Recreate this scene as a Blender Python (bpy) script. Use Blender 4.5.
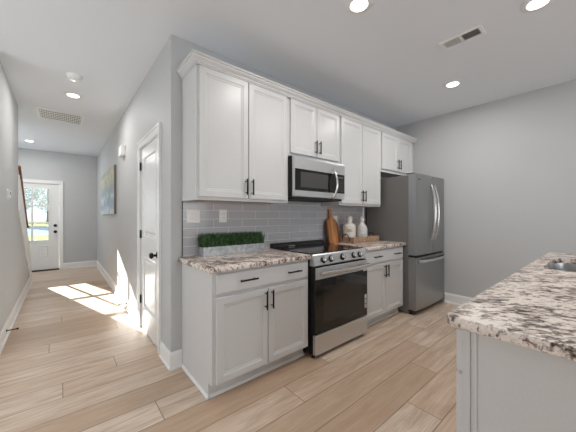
import bpy, bmesh, math, random
from mathutils import Vector, Matrix
random.seed(7)
for o in list(bpy.data.objects):
    bpy.data.objects.remove(o)
S = bpy.context.scene
C = S.collection
PI = math.pi

# ------------------------------------------------------------------ camera, sky, sun, added window light, exposure
cam_d = bpy.data.cameras.new('camera')
cam = bpy.data.objects.new('camera', cam_d); C.objects.link(cam)
cam.location = (-0.686, -2.306, 1.2556)
cam.rotation_euler = (PI/2, 0, math.radians(-40))
cam_d.sensor_width = 36; cam_d.lens = 270/576*36
cam_d.shift_y = -0.2/576
cam_d.clip_start = 0.02; cam_d.clip_end = 300
S.camera = cam

world = bpy.data.worlds.new('sky'); S.world = world; world.use_nodes = True
bg = world.node_tree.nodes['Background']
bg.inputs[0].default_value = (0.80, 0.90, 1.0, 1); bg.inputs[1].default_value = 1.6

def light(name, kind, loc, power, color=(1, 1, 1), **kw):
    d = bpy.data.lights.new(name, kind); d.energy = power; d.color = color
    for k, v in kw.items(): setattr(d, k, v)
    o = bpy.data.objects.new(name, d); C.objects.link(o); o.location = loc
    return o
sun = light('sun', 'SUN', (0, 20, 12), 30.0, (1.0, 0.955, 0.90), angle=math.radians(0.15))
sun.rotation_euler = Vector((0.283, -1, -0.347)).to_track_quat('-Z', 'Y').to_euler()
# area lamps added at two guessed, unseen openings to bring light from behind
wl = light('added_daylight_back', 'AREA', (0.3, -6.93, 1.12), 52, (0.94, 0.975, 1.0), shape='RECTANGLE', size=2.3, size_y=2.0)
wl.rotation_euler = (PI/2, 0, 0)
wl2 = light('added_daylight_back_right', 'AREA', (2.55, -6.93, 1.55), 14, (0.90, 0.96, 1.0), shape='RECTANGLE', size=1.3, size_y=1.3)
wl2.rotation_euler = (PI/2, 0, 0)
wl4 = light('added_daylight_left', 'AREA', (-2.72, -0.25, 1.45), 18.0, (1.0, 0.985, 0.965), shape='RECTANGLE', size=2.4, size_y=1.7)  # added at a guessed, unseen living-room window to bring light from the left
wl4.rotation_euler = (PI/2, 0, -PI/2)
# area lamp added at an invented, unseen stairwell window to brighten the hall
wl3 = light('added_daylight_stair', 'AREA', (-2.37, 4.55, 1.95), 11, (0.90, 0.96, 1.0), shape='RECTANGLE', size=1.1, size_y=1.1)
wl3.rotation_euler = (PI/2, 0, -PI/2)

S.view_settings.view_transform = 'Standard'
S.view_settings.look = 'None'
S.view_settings.exposure = 0.08
S.view_settings.gamma = 1.0
S.view_settings.use_curve_mapping = False
S.cycles.use_denoising = True
try: S.cycles.denoiser = 'OPENIMAGEDENOISE'
except Exception: pass
S.cycles.max_bounces = 12; S.cycles.diffuse_bounces = 8; S.cycles.glossy_bounces = 5
S.cycles.transparent_max_bounces = 8; S.cycles.sample_clamp_indirect = 6

# ------------------------------------------------------------------ materials
def srgb(r, g, b):
    def f(c):
        c /= 255.0
        return c/12.92 if c <= 0.04045 else ((c+0.055)/1.055)**2.4
    return (f(r), f(g), f(b), 1)

class NT:
    def __init__(s, name):
        s.m = bpy.data.materials.new(name); s.m.use_nodes = True
        s.t = s.m.node_tree; s.b = s.t.nodes['Principled BSDF']
    def n(s, typ, **kw):
        x = s.t.nodes.new(typ)
        for k, v in kw.items(): setattr(x, k, v)
        return x
    def l(s, a, b): s.t.links.new(a, b)
    def setin(s, node, **kw):
        for k, v in kw.items(): node.inputs[k.replace('_', ' ')].default_value = v
    def math(s, op, a, b=None, c=None):
        x = s.n('ShaderNodeMath', operation=op)
        for i, v in enumerate((a, b, c)):
            if v is None: continue
            if isinstance(v, (int, float)): x.inputs[i].default_value = v
            else: s.l(v, x.inputs[i])
        return x.outputs[0]
    def ramp(s, fac, stops, interp='LINEAR'):
        x = s.n('ShaderNodeValToRGB'); e = x.color_ramp; e.interpolation = interp
        while len(e.elements) < len(stops): e.elements.new(0.5)
        for el, (p, c) in zip(e.elements, stops):
            el.position = p; el.color = c if len(c) == 4 else (*c, 1)
        s.l(fac, x.inputs[0]); return x.outputs[0]
    def mix(s, fac, a, b, blend='MIX'):
        x = s.n('ShaderNodeMix', data_type='RGBA', blend_type=blend)
        for sock, v in ((x.inputs[0], fac), (x.inputs[6], a), (x.inputs[7], b)):
            if isinstance(v, (int, float)): sock.default_value = v
            elif isinstance(v, tuple): sock.default_value = v
            else: s.l(v, sock)
        return x.outputs[2]
    def coord(s, scale=(1, 1, 1), rot=(0, 0, 0), loc=(0, 0, 0)):
        tc = s.n('ShaderNodeTexCoord'); mp = s.n('ShaderNodeMapping')
        mp.inputs['Scale'].default_value = scale; mp.inputs['Rotation'].default_value = rot; mp.inputs['Location'].default_value = loc
        s.l(tc.outputs['Object'], mp.inputs['Vector']); return mp.outputs[0]
    def noise(s, vec, scale, detail=3, rough=0.5, dist=0.0):
        x = s.n('ShaderNodeTexNoise'); s.l(vec, x.inputs['Vector'])
        x.inputs['Scale'].default_value = scale; x.inputs['Detail'].default_value = detail
        x.inputs['Roughness'].default_value = rough; x.inputs['Distortion'].default_value = dist
        return x.outputs['Fac']
    def bump(s, h, strength, dist=0.002):
        x = s.n('ShaderNodeBump'); x.inputs['Strength'].default_value = strength; x.inputs['Distance'].default_value = dist
        s.l(h, x.inputs['Height']); s.l(x.outputs[0], s.b.inputs['Normal'])

def plain(name, col, rough=0.5, metal=0.0, spec=0.5, grain=0.0, gscale=60, gstretch=(1, 1, 1), bump=0.0):
    t = NT(name)
    t.b.inputs['Roughness'].default_value = rough; t.b.inputs['Metallic'].default_value = metal
    t.b.inputs['Specular IOR Level'].default_value = spec
    v = t.coord(gstretch)
    f = t.noise(v, gscale, 3, 0.55)
    g = grain if grain else 0.02
    lo = tuple(c*(1-g) for c in col[:3]); hi = tuple(min(1, c*(1+g)) for c in col[:3])
    t.l(t.ramp(f, [(0.3, lo), (0.7, hi)]), t.b.inputs['Base Color'])
    if bump: t.bump(f, bump)
    return t.m

M = {}
M['wall'] = plain('wall_paint', srgb(190, 191, 192), 0.6, spec=0.3, gscale=250, bump=0.05)
M['ceil'] = plain('ceiling_paint', srgb(230, 234, 239), 0.85, spec=0.15, gscale=250, bump=0.05)
M['trim'] = plain('trim_paint', srgb(233, 233, 232), 0.28, gscale=90)
M['doorp'] = plain('door_paint', srgb(230, 230, 229), 0.22, gscale=90)
M['cab'] = plain('cabinet_paint', srgb(208, 208, 208), 0.33, gscale=120)
M['maple'] = plain('maple_veneer', srgb(196, 134, 70), 0.5, grain=0.12, gscale=9, gstretch=(1, 8, 1))
M['black'] = plain('black_metal', srgb(17, 17, 18), 0.5, spec=0.35, gscale=80)
M['blackplastic'] = plain('black_plastic', srgb(16, 16, 17), 0.4, gscale=80)
M['blackglass'] = plain('black_glass', srgb(9, 9, 10), 0.05, spec=0.6, gscale=20)
M['winglass'] = plain('oven_window_glass', srgb(36, 35, 33), 0.10, spec=0.6, gscale=20)
M['micwin'] = plain('microwave_window_screen', srgb(72, 71, 70), 0.2, spec=0.5, gscale=500, grain=0.15)
M['steel'] = plain('brushed_steel', srgb(190, 191, 192), 0.3, metal=1.0, grain=0.05, gscale=40, gstretch=(1, 1, 40))
M['steelx'] = plain('brushed_steel_horizontal', srgb(212, 213, 214), 0.36, metal=0.9, grain=0.06, gscale=30, gstretch=(0.6, 1, 60))
M['fridge'] = plain('fridge_steel', srgb(166, 167, 168), 0.34, metal=1.0, grain=0.05, gscale=30, gstretch=(0.6, 1, 60))
M['fridgeside'] = plain('fridge_side_paint', srgb(112, 110, 107), 0.45, gscale=300, bump=0.05)
M['chrome'] = plain('polished_steel', srgb(215, 213, 210), 0.16, metal=1.0, gscale=20)
M['plate'] = plain('white_plastic', srgb(238, 238, 236), 0.3, gscale=60)
M['slot'] = plain('dark_slot', srgb(40, 40, 40), 0.6, gscale=60)
M['duct'] = plain('duct_interior', srgb(84, 83, 82), 0.8, gscale=30)
M['hinge'] = plain('black_hinge', srgb(25, 25, 25), 0.4, metal=0.4, gscale=80)
M['rubber'] = plain('black_rubber', srgb(20, 20, 20), 0.7, gscale=80)
M['rail'] = plain('oak_rail', srgb(128, 78, 46), 0.45, grain=0.18, gscale=14, gstretch=(1, 0.15, 1))
M['ceramic'] = plain('white_ceramic', srgb(216, 211, 203), 0.35, grain=0.06, gscale=18)
M['ceramic2'] = plain('speckled_ceramic', srgb(208, 206, 202), 0.35, grain=0.16, gscale=26)
M['label'] = plain('cream_label', srgb(226, 214, 192), 0.6, gscale=60)
M['ink'] = plain('label_ink', srgb(88, 82, 76), 0.6, gscale=60)
M['sticker'] = plain('white_sticker', srgb(196, 194, 190), 0.5, gscale=60)
M['concrete'] = plain('concrete', srgb(190, 188, 184), 0.8, spec=0.0, grain=0.1, gscale=8)
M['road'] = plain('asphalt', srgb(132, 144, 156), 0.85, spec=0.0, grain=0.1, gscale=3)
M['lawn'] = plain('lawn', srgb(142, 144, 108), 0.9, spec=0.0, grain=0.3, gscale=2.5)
M['bark'] = plain('bark', srgb(120, 110, 102), 0.9, grain=0.3, gscale=9)
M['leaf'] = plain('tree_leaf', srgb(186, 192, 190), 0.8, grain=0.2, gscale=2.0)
M['carpet'] = plain('stair_carpet', srgb(176, 168, 158), 0.95, grain=0.12, gscale=200)

def floor_mat():
    t = NT('plank_floor')
    tc = t.n('ShaderNodeTexCoord'); sp = t.n('ShaderNodeSeparateXYZ'); t.l(tc.outputs['Object'], sp.inputs[0])
    x, y = sp.outputs[0], sp.outputs[1]
    W, L = 0.22, 1.83
    yy = t.math('DIVIDE', t.math('ADD', y, 0.985 + 0.22*60), W)
    row = t.math('FLOOR', yy); fy = t.math('FRACT', yy)
    wn = t.n('ShaderNodeTexWhiteNoise', noise_dimensions='1D'); t.l(row, wn.inputs['W'])
    off = t.math('MULTIPLY', t.math('SUBTRACT', row, 60.0), 0.46)
    off = t.math('ADD', off, 0.64)
    off = t.math('ADD', off, t.math('MULTIPLY', t.math('SUBTRACT', wn.outputs['Value'], 0.5), 0.16))
    xx = t.math('DIVIDE', t.math('ADD', t.math('SUBTRACT', x, off), L*40), L)
    col = t.math('FLOOR', xx); fx = t.math('FRACT', xx)
    cv = t.n('ShaderNodeCombineXYZ'); t.l(row, cv.inputs[0]); t.l(col, cv.inputs[1])
    wn2 = t.n('ShaderNodeTexWhiteNoise', noise_dimensions='3D'); t.l(cv.outputs[0], wn2.inputs['Vector'])
    rnd = wn2.outputs['Value']
    # grain: noise stretched along the plank, shifted per plank
    gv = t.n('ShaderNodeCombineXYZ')
    t.l(t.math('ADD', t.math('MULTIPLY', x, 1.1), t.math('MULTIPLY', rnd, 37.0)), gv.inputs[0])
    t.l(t.math('MULTIPLY', y, 9.0), gv.inputs[1]); t.l(t.math('MULTIPLY', rnd, 11.0), gv.inputs[2])
    g1 = t.noise(gv.outputs[0], 2.2, 6, 0.62, 0.7)
    gv2 = t.n('ShaderNodeCombineXYZ')
    t.l(t.math('ADD', t.math('MULTIPLY', x, 1.6), t.math('MULTIPLY', rnd, 53.0)), gv2.inputs[0])
    t.l(t.math('MULTIPLY', y, 80.0), gv2.inputs[1])
    g2 = t.noise(gv2.outputs[0], 1.6, 3, 0.6)
    base = t.ramp(rnd, [(0.0, srgb(188, 162, 138)), (0.35, srgb(213, 190, 168)), (0.7, srgb(221, 203, 185)), (1.0, srgb(228, 212, 196))])
    base = t.mix(t.ramp(g1, [(0.32, (0.75, 0.75, 0.75)), (0.64, (0, 0, 0))]), base, srgb(172, 143, 117))
    base = t.mix(t.ramp(g2, [(0.36, (0.4, 0.4, 0.4)), (0.55, (0, 0, 0))]), base, srgb(172, 146, 123))
    ex = t.math('MULTIPLY', t.math('MINIMUM', fx, t.math('SUBTRACT', 1.0, fx)), L)
    ey = t.math('MULTIPLY', t.math('MINIMUM', fy, t.math('SUBTRACT', 1.0, fy)), W)
    d = t.math('MINIMUM', ex, ey)
    seam = t.ramp(d, [(0.0, (1, 1, 1)), (0.0020, (0.95, 0.95, 0.95)), (0.0040, (0, 0, 0))])
    base = t.mix(t.math('MULTIPLY', seam, 0.9), base, srgb(100, 76, 58))
    t.l(base, t.b.inputs['Base Color'])
    t.l(t.math('ADD', t.math('MULTIPLY', g1, 0.16), 0.30), t.b.inputs['Roughness'])
    t.b.inputs['Specular IOR Level'].default_value = 0.42
    t.bump(t.math('SUBTRACT', t.math('MULTIPLY', g2, 0.25), seam), 0.25, 0.0015)
    return t.m
M['floor'] = floor_mat()

def granite_mat(name, warm, seedloc):
    t = NT(name)
    v0 = t.coord((1, 1, 1), (0, 0, math.radians(50)), seedloc)
    mp2 = t.n('ShaderNodeMapping'); mp2.inputs['Scale'].default_value = (1.0, 2.1, 1.6); t.l(v0, mp2.inputs['Vector']); v = mp2.outputs[0]
    n_big = t.noise(v, 6.5, 5, 0.6, 0.8)
    n_mid = t.noise(v, 28, 7, 0.68, 0.7)
    n_fin = t.noise(v, 90, 3, 0.6, 0.3)
    base = t.ramp(n_fin, [(0.3, srgb(214, 200, 190)), (0.55, srgb(236, 226, 218)), (0.75, srgb(244, 238, 233))])
    base = t.mix(t.ramp(n_big, [(0.50, (0, 0, 0)), (0.72, (0.55, 0.55, 0.55))]), base, srgb(190, 168, 152))
    m1 = t.math('ADD', t.math('MULTIPLY', n_big, 0.42), t.math('MULTIPLY', n_mid, 0.72))
    base = t.mix(t.ramp(m1, [(0.553, (0, 0, 0)), (0.597, (0.8, 0.8, 0.8))]), base, srgb(120, 96, 82))
    base = t.mix(t.ramp(m1, [(0.615, (0, 0, 0)), (0.650, (0.95, 0.95, 0.95))]), base, srgb(45, 33, 27))
    t.l(base, t.b.inputs['Base Color'])
    t.b.inputs['Roughness'].default_value = 0.36; t.b.inputs['Specular IOR Level'].default_value = 0.35
    return t.m
M['granite'] = granite_mat('granite', 0, (3.1, 1.7, 0.4))

def tile_mat():
    t = NT('grey_subway_tile')
    tc = t.n('ShaderNodeTexCoord'); sp = t.n('ShaderNodeSeparateXYZ'); t.l(tc.outputs['Object'], sp.inputs[0])
    cb = t.n('ShaderNodeCombineXYZ')
    t.l(t.math('ADD', sp.outputs[0], 3.15 - 0.345), cb.inputs[0])
    t.l(t.math('ADD', sp.outputs[2], 0.0762*20 - 1.378), cb.inputs[1])
    br = t.n('ShaderNodeTexBrick'); t.l(cb.outputs[0], br.inputs['Vector'])
    br.offset = 0.5; br.offset_frequency = 2; br.squash = 1.0
    t.setin(br, Color1=srgb(178, 178, 182), Color2=srgb(186, 185, 188), Mortar=srgb(216, 215, 213), Scale=1.0,
            Mortar_Size=0.0026, Mortar_Smooth=0.1, Bias=0.0, Brick_Width=0.30, Row_Height=0.0762)
    t.l(br.outputs['Color'], t.b.inputs['Base Color'])
    t.l(t.math('ADD', t.math('MULTIPLY', br.outputs['Fac'], 0.5), 0.12), t.b.inputs['Roughness'])
    wv = t.noise(t.coord((1, 1, 1)), 14, 2, 0.5)
    t.bump(t.math('ADD', t.math('MULTIPLY', br.outputs['Fac'], -1.0), t.math('MULTIPLY', wv, 0.5)), 0.35, 0.0015)
    return t.m
M['tile'] = tile_mat()

def emit_mat(name, col, k):
    m = bpy.data.materials.new(name); m.use_nodes = True; t = m.node_tree
    t.nodes.remove(t.nodes['Principled BSDF'])
    e = t.nodes.new('ShaderNodeEmission'); e.inputs[0].default_value = col; e.inputs[1].default_value = k
    t.links.new(e.outputs[0], t.nodes['Material Output'].inputs[0]); return m
M['lens'] = emit_mat('lit_lens', (1.0, 0.97, 0.92, 1), 6.0)

def glass_mat():
    m = bpy.data.materials.new('clear_pane'); m.use_nodes = True; t = m.node_tree
    t.nodes.remove(t.nodes['Principled BSDF'])
    tr = t.nodes.new('ShaderNodeBsdfTransparent'); tr.inputs[0].default_value = (0.95, 0.97, 0.97, 1)
    gl = t.nodes.new('ShaderNodeBsdfGlossy'); gl.inputs['Roughness'].default_value = 0.02
    mx = t.nodes.new('ShaderNodeMixShader'); mx.inputs[0].default_value = 0.05
    t.links.new(tr.outputs[0], mx.inputs[1]); t.links.new(gl.outputs[0], mx.inputs[2])
    t.links.new(mx.outputs[0], t.nodes['Material Output'].inputs[0]); return m
M['pane'] = glass_mat()

def galv_mat():
    t = NT('galvanised_metal')
    v = t.coord((1, 1, 1)); n = t.noise(v, 22, 5, 0.65, 0.6); n2 = t.noise(v, 60, 2, 0.5)
    t.l(t.ramp(n, [(0.3, srgb(150, 152, 155)), (0.55, srgb(186, 188, 190)), (0.72, srgb(222, 223, 224))]), t.b.inputs['Base Color'])
    t.b.inputs['Metallic'].default_value = 0.75
    t.l(t.math('ADD', t.math('MULTIPLY', n2, 0.3), 0.3), t.b.inputs['Roughness']); return t.m
M['galv'] = galv_mat()

def grass_mat():
    t = NT('grass_blade')
    n = t.noise(t.coord((1, 1, 0.3)), 110, 2, 0.6)
    t.l(t.ramp(n, [(0.34, srgb(14, 28, 14)), (0.52, srgb(44, 82, 40)), (0.68, srgb(104, 142, 84))]), t.b.inputs['Base Color'])
    t.b.inputs['Roughness'].default_value = 0.55; return t.m
M['grass'] = grass_mat()

def board_mat():
    t = NT('striped_board_wood')
    tc = t.n('ShaderNodeTexCoord'); sp = t.n('ShaderNodeSeparateXYZ'); t.l(tc.outputs['Object'], sp.inputs[0])
    s = t.math('ADD', t.math('MULTIPLY', sp.outputs[0], 4.0), 0.5)
    col = t.ramp(s, [(0.0, srgb(92, 52, 30)), (0.16, srgb(178, 116, 66)), (0.40, srgb(205, 148, 92)), (0.60, srgb(186, 124, 70)), (0.82, srgb(112, 62, 36))], 'CONSTANT')
    g = t.noise(t.coord((14, 1, 1.2)), 7, 5, 0.6, 0.4)
    col = t.mix(t.ramp(g, [(0.35, (0.45, 0.45, 0.45)), (0.6, (0, 0, 0))]), col, srgb(86, 48, 28))
    t.l(col, t.b.inputs['Base Color']); t.b.inputs['Roughness'].default_value = 0.42; return t.m
M['board'] = board_mat()

def tray_mat():
    t = NT('weathered_tray_wood')
    g = t.noise(t.coord((2, 2, 9)), 22, 5, 0.65, 0.5)
    t.l(t.ramp(g, [(0.3, srgb(104, 76, 56)), (0.5, srgb(160, 126, 98)), (0.68, srgb(206, 184, 160))]), t.b.inputs['Base Color'])
    t.b.inputs['Roughness'].default_value = 0.7; return t.m
M['tray'] = tray_mat()

def art_mat():
    t = NT('abstract_canvas_paint')
    tc = t.n('ShaderNodeTexCoord'); sp = t.n('ShaderNodeSeparateXYZ'); t.l(tc.outputs['Object'], sp.inputs[0])
    n1 = t.noise(t.coord((1, 0.8, 1.2)), 3.0, 6, 0.65, 1.0); n2 = t.noise(t.coord((1, 1, 1), loc=(4, 7, 2)), 5.0, 6, 0.7, 0.6)
    h = t.math('ADD', t.math('DIVIDE', sp.outputs[2], 0.80), t.math('MULTIPLY', t.math('SUBTRACT', n1, 0.5), 0.5))
    col = t.ramp(h, [(0.05, srgb(216, 220, 222)), (0.22, srgb(160, 182, 198)), (0.38, srgb(206, 214, 216)), (0.52, srgb(158, 174, 180)),
                     (0.66, srgb(184, 188, 174)), (0.82, srgb(204, 199, 176)), (1.0, srgb(176, 176, 160))])
    col = t.mix(t.ramp(n2, [(0.48, (0, 0, 0)), (0.66, (0.8, 0.8, 0.8))]), col, srgb(122, 150, 168))
    t.l(col, t.b.inputs['Base Color']); t.b.inputs['Roughness'].default_value = 0.7
    t.bump(n2, 0.3); return t.m
M['art'] = art_mat()
M['artside'] = plain('canvas_edge', srgb(112, 108, 100), 0.8, gscale=40)

# ------------------------------------------------------------------ mesh helpers
def box(bm, x0, x1, y0, y1, z0, z1, bev=0.0, seg=1):
    if x0 > x1: x0, x1 = x1, x0
    if y0 > y1: y0, y1 = y1, y0
    if z0 > z1: z0, z1 = z1, z0
    r = bmesh.ops.create_cube(bm, size=1.0)
    bmesh.ops.scale(bm, vec=(x1-x0, y1-y0, z1-z0), verts=r['verts'])
    bmesh.ops.translate(bm, vec=((x0+x1)/2, (y0+y1)/2, (z0+z1)/2), verts=r['verts'])
    if bev:
        es = list({e for v in r['verts'] for e in v.link_edges})
        bmesh.ops.bevel(bm, geom=es, offset=bev, segments=seg, affect='EDGES', profile=0.5)

def tube(bm, pts, r, n=12, cap=True, closed=False):
    pts = [Vector(p) for p in pts]; rings = []
    rad = r if isinstance(r, (list, tuple)) else [r]*len(pts)
    prev = None
    for i, p in enumerate(pts):
        a = pts[i-1] if (i or closed) else p; b = pts[(i+1) % len(pts)] if (i < len(pts)-1 or closed) else p
        d = (b-a).normalized()
        if prev is None:
            u = d.orthogonal().normalized()
        else:
            u = (prev - d*prev.dot(d)).normalized()
        prev = u; w = d.cross(u)
        rings.append([bm.verts.new(p + (u*math.cos(2*PI*k/n)+w*math.sin(2*PI*k/n))*rad[i]) for k in range(n)])
    m = len(rings)
    for i in range(m if closed else m-1):
        A, B = rings[i], rings[(i+1) % m]
        for k in range(n): bm.faces.new((A[k], A[(k+1) % n], B[(k+1) % n], B[k]))
    if cap and not closed: bm.faces.new(rings[0][::-1]); bm.faces.new(rings[-1])

def lathe(bm, c, prof, n=28, axis='Z'):
    """prof: (radius, height) from bottom to top, turned about an axis through c"""
    c = Vector(c); rings = []
    for r, h in prof:
        ring = []
        for k in range(n):
            a = 2*PI*k/n; p = Vector((r*math.cos(a), r*math.sin(a), h))
            if axis == 'Y': p = Vector((p.x, -p.z, p.y))       # height runs towards -Y
            if axis == 'X': p = Vector((-p.z, p.x, p.y))       # height runs towards -X
            ring.append(bm.verts.new(c+p))
        rings.append(ring)
    for A, B in zip(rings, rings[1:]):
        for k in range(n): bm.faces.new((A[k], A[(k+1) % n], B[(k+1) % n], B[k]))
    bm.faces.new(rings[0][::-1]); bm.faces.new(rings[-1])

def prism(bm, poly, axis, a, b):
    """extrude a 2-D outline; axis X: (y,z)  Y: (x,z)  Z: (x,y)"""
    def P(p, t):
        return {'X': (t, p[0], p[1]), 'Y': (p[0], t, p[1]), 'Z': (p[0], p[1], t)}[axis]
    A = [bm.verts.new(P(p, a)) for p in poly]; B = [bm.verts.new(P(p, b)) for p in poly]
    n = len(poly)
    for i in range(n): bm.faces.new((A[i], A[(i+1) % n], B[(i+1) % n], B[i]))
    bm.faces.new(A[::-1]); bm.faces.new(B)

def profile_panel(bm, o, U, V, N, w, h, loops):
    """a slab drawn as nested rectangles: (inset, height along N); first loop is closed at the back, last one filled"""
    o, U, V, N = Vector(o), Vector(U), Vector(V), Vector(N); R = []
    for ins, dep in loops:
        R.append([bm.verts.new(o + U*a + V*b + N*dep) for a, b in ((ins, ins), (w-ins, ins), (w-ins, h-ins), (ins, h-ins))])
    for A, B in zip(R, R[1:]):
        for k in range(4): bm.faces.new((A[k], A[(k+1) % 4], B[(k+1) % 4], B[k]))
    bm.faces.new(R[0][::-1]); bm.faces.new(R[-1])

def shaker(bm, x0, x1, z0, z1, yb, t=0.02, stile=0.050):
    """cabinet door whose front looks towards -Y; back at yb"""
    f = t
    profile_panel(bm, (x0, yb, z0), (1, 0, 0), (0, 0, 1), (0, -1, 0), x1-x0, z1-z0,
                  [(0, 0), (0, f-0.003), (0.003, f), (stile-0.004, f), (stile, f-0.003), (stile+0.004, f-0.006), (stile+0.012, f-0.0065), (stile+0.018, f-0.010)])

ORG = {}
def obj(name, bm, mat, parent=None, smooth=False, recalc=True):
    if recalc: bmesh.ops.recalc_face_normals(bm, faces=bm.faces)
    me = bpy.data.meshes.new(name)
    org = ORG.get(parent.name, Vector((0, 0, 0))) if parent else Vector((0, 0, 0))
    bmesh.ops.translate(bm, vec=-org, verts=bm.verts)
    bm.to_mesh(me); bm.free()
    me.materials.append(mat)
    if smooth:
        for p in me.polygons: p.use_smooth = True
        me.set_sharp_from_angle(angle=math.radians(38))
    o = bpy.data.objects.new(name, me); C.objects.link(o)
    if parent: o.parent = parent
    ORG[o.name] = org
    return o
def B(): return bmesh.new()
def boxes(*bs, bev=0.0, seg=1):
    bm = B()
    for b in bs: box(bm, *b, bev=bev, seg=seg)
    return bm

def tag(o, label=None, cat=None, group=None, kind=None):
    if label: o['label'] = label
    if cat: o['category'] = cat
    if group: o['group'] = group
    if kind: o['kind'] = kind
    return o
def thing(name, label, cat, loc, group=None):
    o = bpy.data.objects.new(name, None); C.objects.link(o); o.location = loc; o.empty_display_size = 0.1
    ORG[o.name] = Vector(loc)
    return tag(o, label, cat, group)
def single(name, bm, mat, label, cat, loc, group=None, smooth=False):
    """a thing that is one mesh, its origin at loc"""
    bmesh.ops.translate(bm, vec=-Vector(loc), verts=bm.verts)
    o = obj(name, bm, mat, None, smooth); o.location = loc; ORG[o.name] = Vector(loc)
    return tag(o, label, cat, group)
def struct(name, bm, mat, label=None, parent=None, smooth=False):
    o = obj(name, bm, mat, parent, smooth)
    if parent is None: o['kind'] = 'structure'
    if label: o['label'] = label
    return o
def copy_tree(o, loc, label, group=None):
    r = o.copy(); C.objects.link(r); r.location = loc; r['label'] = label
    if group: r['group'] = group
    for ch in list(o.children):
        c = ch.copy(); C.objects.link(c); c.parent = r
        for g in list(ch.children):
            d = g.copy(); C.objects.link(d); d.parent = c
    return r

# ------------------------------------------------------------------ the room
YL = 1.2; H = 2.74; XR = 3.6; XL = -1.135; YE = 5.98; YB = -7.0
struct('floor', boxes((-3.0, 3.72, -7.12, 6.1, -0.1, 0.0)), M['floor'], 'light oak plank floor running through kitchen and hall')
struct('ceiling', boxes((-3.0, 3.72, -7.12, 6.1, H, H+0.1)), M['ceil'], 'flat white ceiling over kitchen and hall')
struct('wall_kitchen', boxes((0.0, XR, 0.0, 0.115, 0, H)), M['wall'], 'grey kitchen wall behind the cabinets')
DY0, DY1, DZ = 0.36, 1.10, 2.005
struct('wall_hall', boxes((0, 0.115, 0.1151, DY0-0.02, 0, H), (0, 0.115, DY1+0.02, YE-0.0005, 0, H), (0, 0.115, DY0-0.02, DY1+0.02, DZ+0.015, H)),
       M['wall'], 'grey hall wall with the interior door and the painting')
struct('wall_closet', boxes((0.75, 0.80, 0.1155, 2.0, 0, H)), M['wall'])
struct('wall_right', boxes((XR, XR+0.12, YB, 0.115, 0, H)), M['wall'], 'bare grey wall right of the refrigerator')
FX0, FX1, FZ = -1.645, -0.730, 1.985       # front door slab
struct('wall_end', boxes((-2.4, FX0-0.02, YE, YE+0.12, 0, H), (FX1+0.02, 0.115, YE, YE+0.12, 0, H), (FX0-0.02, FX1+0.02, YE, YE+0.12, FZ+0.02, H)),
       M['wall'], 'grey wall at the far end of the hall around the front door')
bm = B()
prism(bm, [(YL, 0), (4.75, 0), (4.75, 0.40), (2.84, 1.86), (2.84, H), (YL, H)], 'X', XL-0.115, XL)
struct('wall_left', bm, M['wall'], 'grey left hall wall that slopes down along the stairs')
struct('wall_stairwell', boxes((-2.5, -2.4, 2.0, 3.95, 0, H), (-2.5, -2.4, 5.15, YE+0.12, 0, H), (-2.5, -2.4, 3.95, 5.15, 0, 1.35), (-2.5, -2.4, 3.95, 5.15, 2.55, H), (-2.4, XL-0.116, 1.9, 2.0, 0, H)), M['wall'])
struct('wall_back', boxes((-2.92, -0.9, YB-0.12, YB, 0, H), (1.5, 1.85, YB-0.12, YB, 0, H), (3.25, XR+0.12, YB-0.12, YB, 0, H), (-0.9, 1.5, YB-0.12, YB, 2.15, H),
       (1.85, 3.25, YB-0.12, YB, 2.25, H), (1.85, 3.25, YB-0.12, YB, 0, 0.85)), M['wall'])
struct('wall_living', boxes((-2.92, -2.8, YB, -1.52, 0, H), (-2.92, -2.8, 1.02, YL, 0, H), (-2.92, -2.8, -1.52, 1.02, 0, 0.58), (-2.92, -2.8, -1.52, 1.02, 2.32, H), (-2.92, XL-0.116, YL, YL+0.115, 0, H)), M['wall'])
def sash(name, x0, x1, z0, z1, cols):
    bm = B(); w = 0.06
    for x in (x0, x1-w): box(bm, x, x+w, YB-0.09, YB-0.03, z0, z1)
    for z in (z0, z1-w): box(bm, x0+w, x1-w, YB-0.09, YB-0.03, z, z+w)
    for k in range(1, cols): 
        xc = x0+(x1-x0)*k/cols; box(bm, xc-0.03, xc+0.03, YB-0.09, YB-0.03, z0+w, z1-w)
    f = struct(name, bm, M['trim'])
    struct('pane', boxes((x0+w, x1-w, YB-0.064, YB-0.058, z0+w, z1-w)), M['pane'], parent=f)
sash('added_window_1', -0.895, 1.495, 0.005, 2.145, 2)  # both rear windows are guessed and unseen, placed for the light direction
sash('added_window_2', 1.855, 3.245, 0.855, 2.245, 1)

bm = boxes((-2.48, -2.42, 3.955, 4.01, 1.355, 2.545), (-2.48, -2.42, 5.09, 5.145, 1.355, 2.545), (-2.48, -2.42, 4.01, 5.09, 1.355, 1.41), (-2.48, -2.42, 4.01, 5.09, 2.49, 2.545))
f3 = struct('added_window_3', bm, M['trim'])  # unseen window added to go with the stairwell fill light
struct('pane', boxes((-2.454, -2.448, 4.01, 5.09, 1.41, 2.49)), M['pane'], parent=f3)
bm = boxes((-2.89, -2.82, -1.515, -1.45, 0.585, 2.315), (-2.89, -2.82, 0.95, 1.015, 0.585, 2.315), (-2.89, -2.82, -0.285, -0.215, 0.65, 2.25), (-2.89, -2.82, -1.45, 0.95, 0.585, 0.65), (-2.89, -2.82, -1.45, 0.95, 2.25, 2.315))
f4 = struct('added_window_4', bm, M['trim'])  # unseen window added for light from the left
struct('pane', boxes((-2.858, -2.852, -1.45, -0.285, 0.65, 2.25), (-2.858, -2.852, -0.215, 0.95, 0.65, 2.25)), M['pane'], parent=f4)
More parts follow.
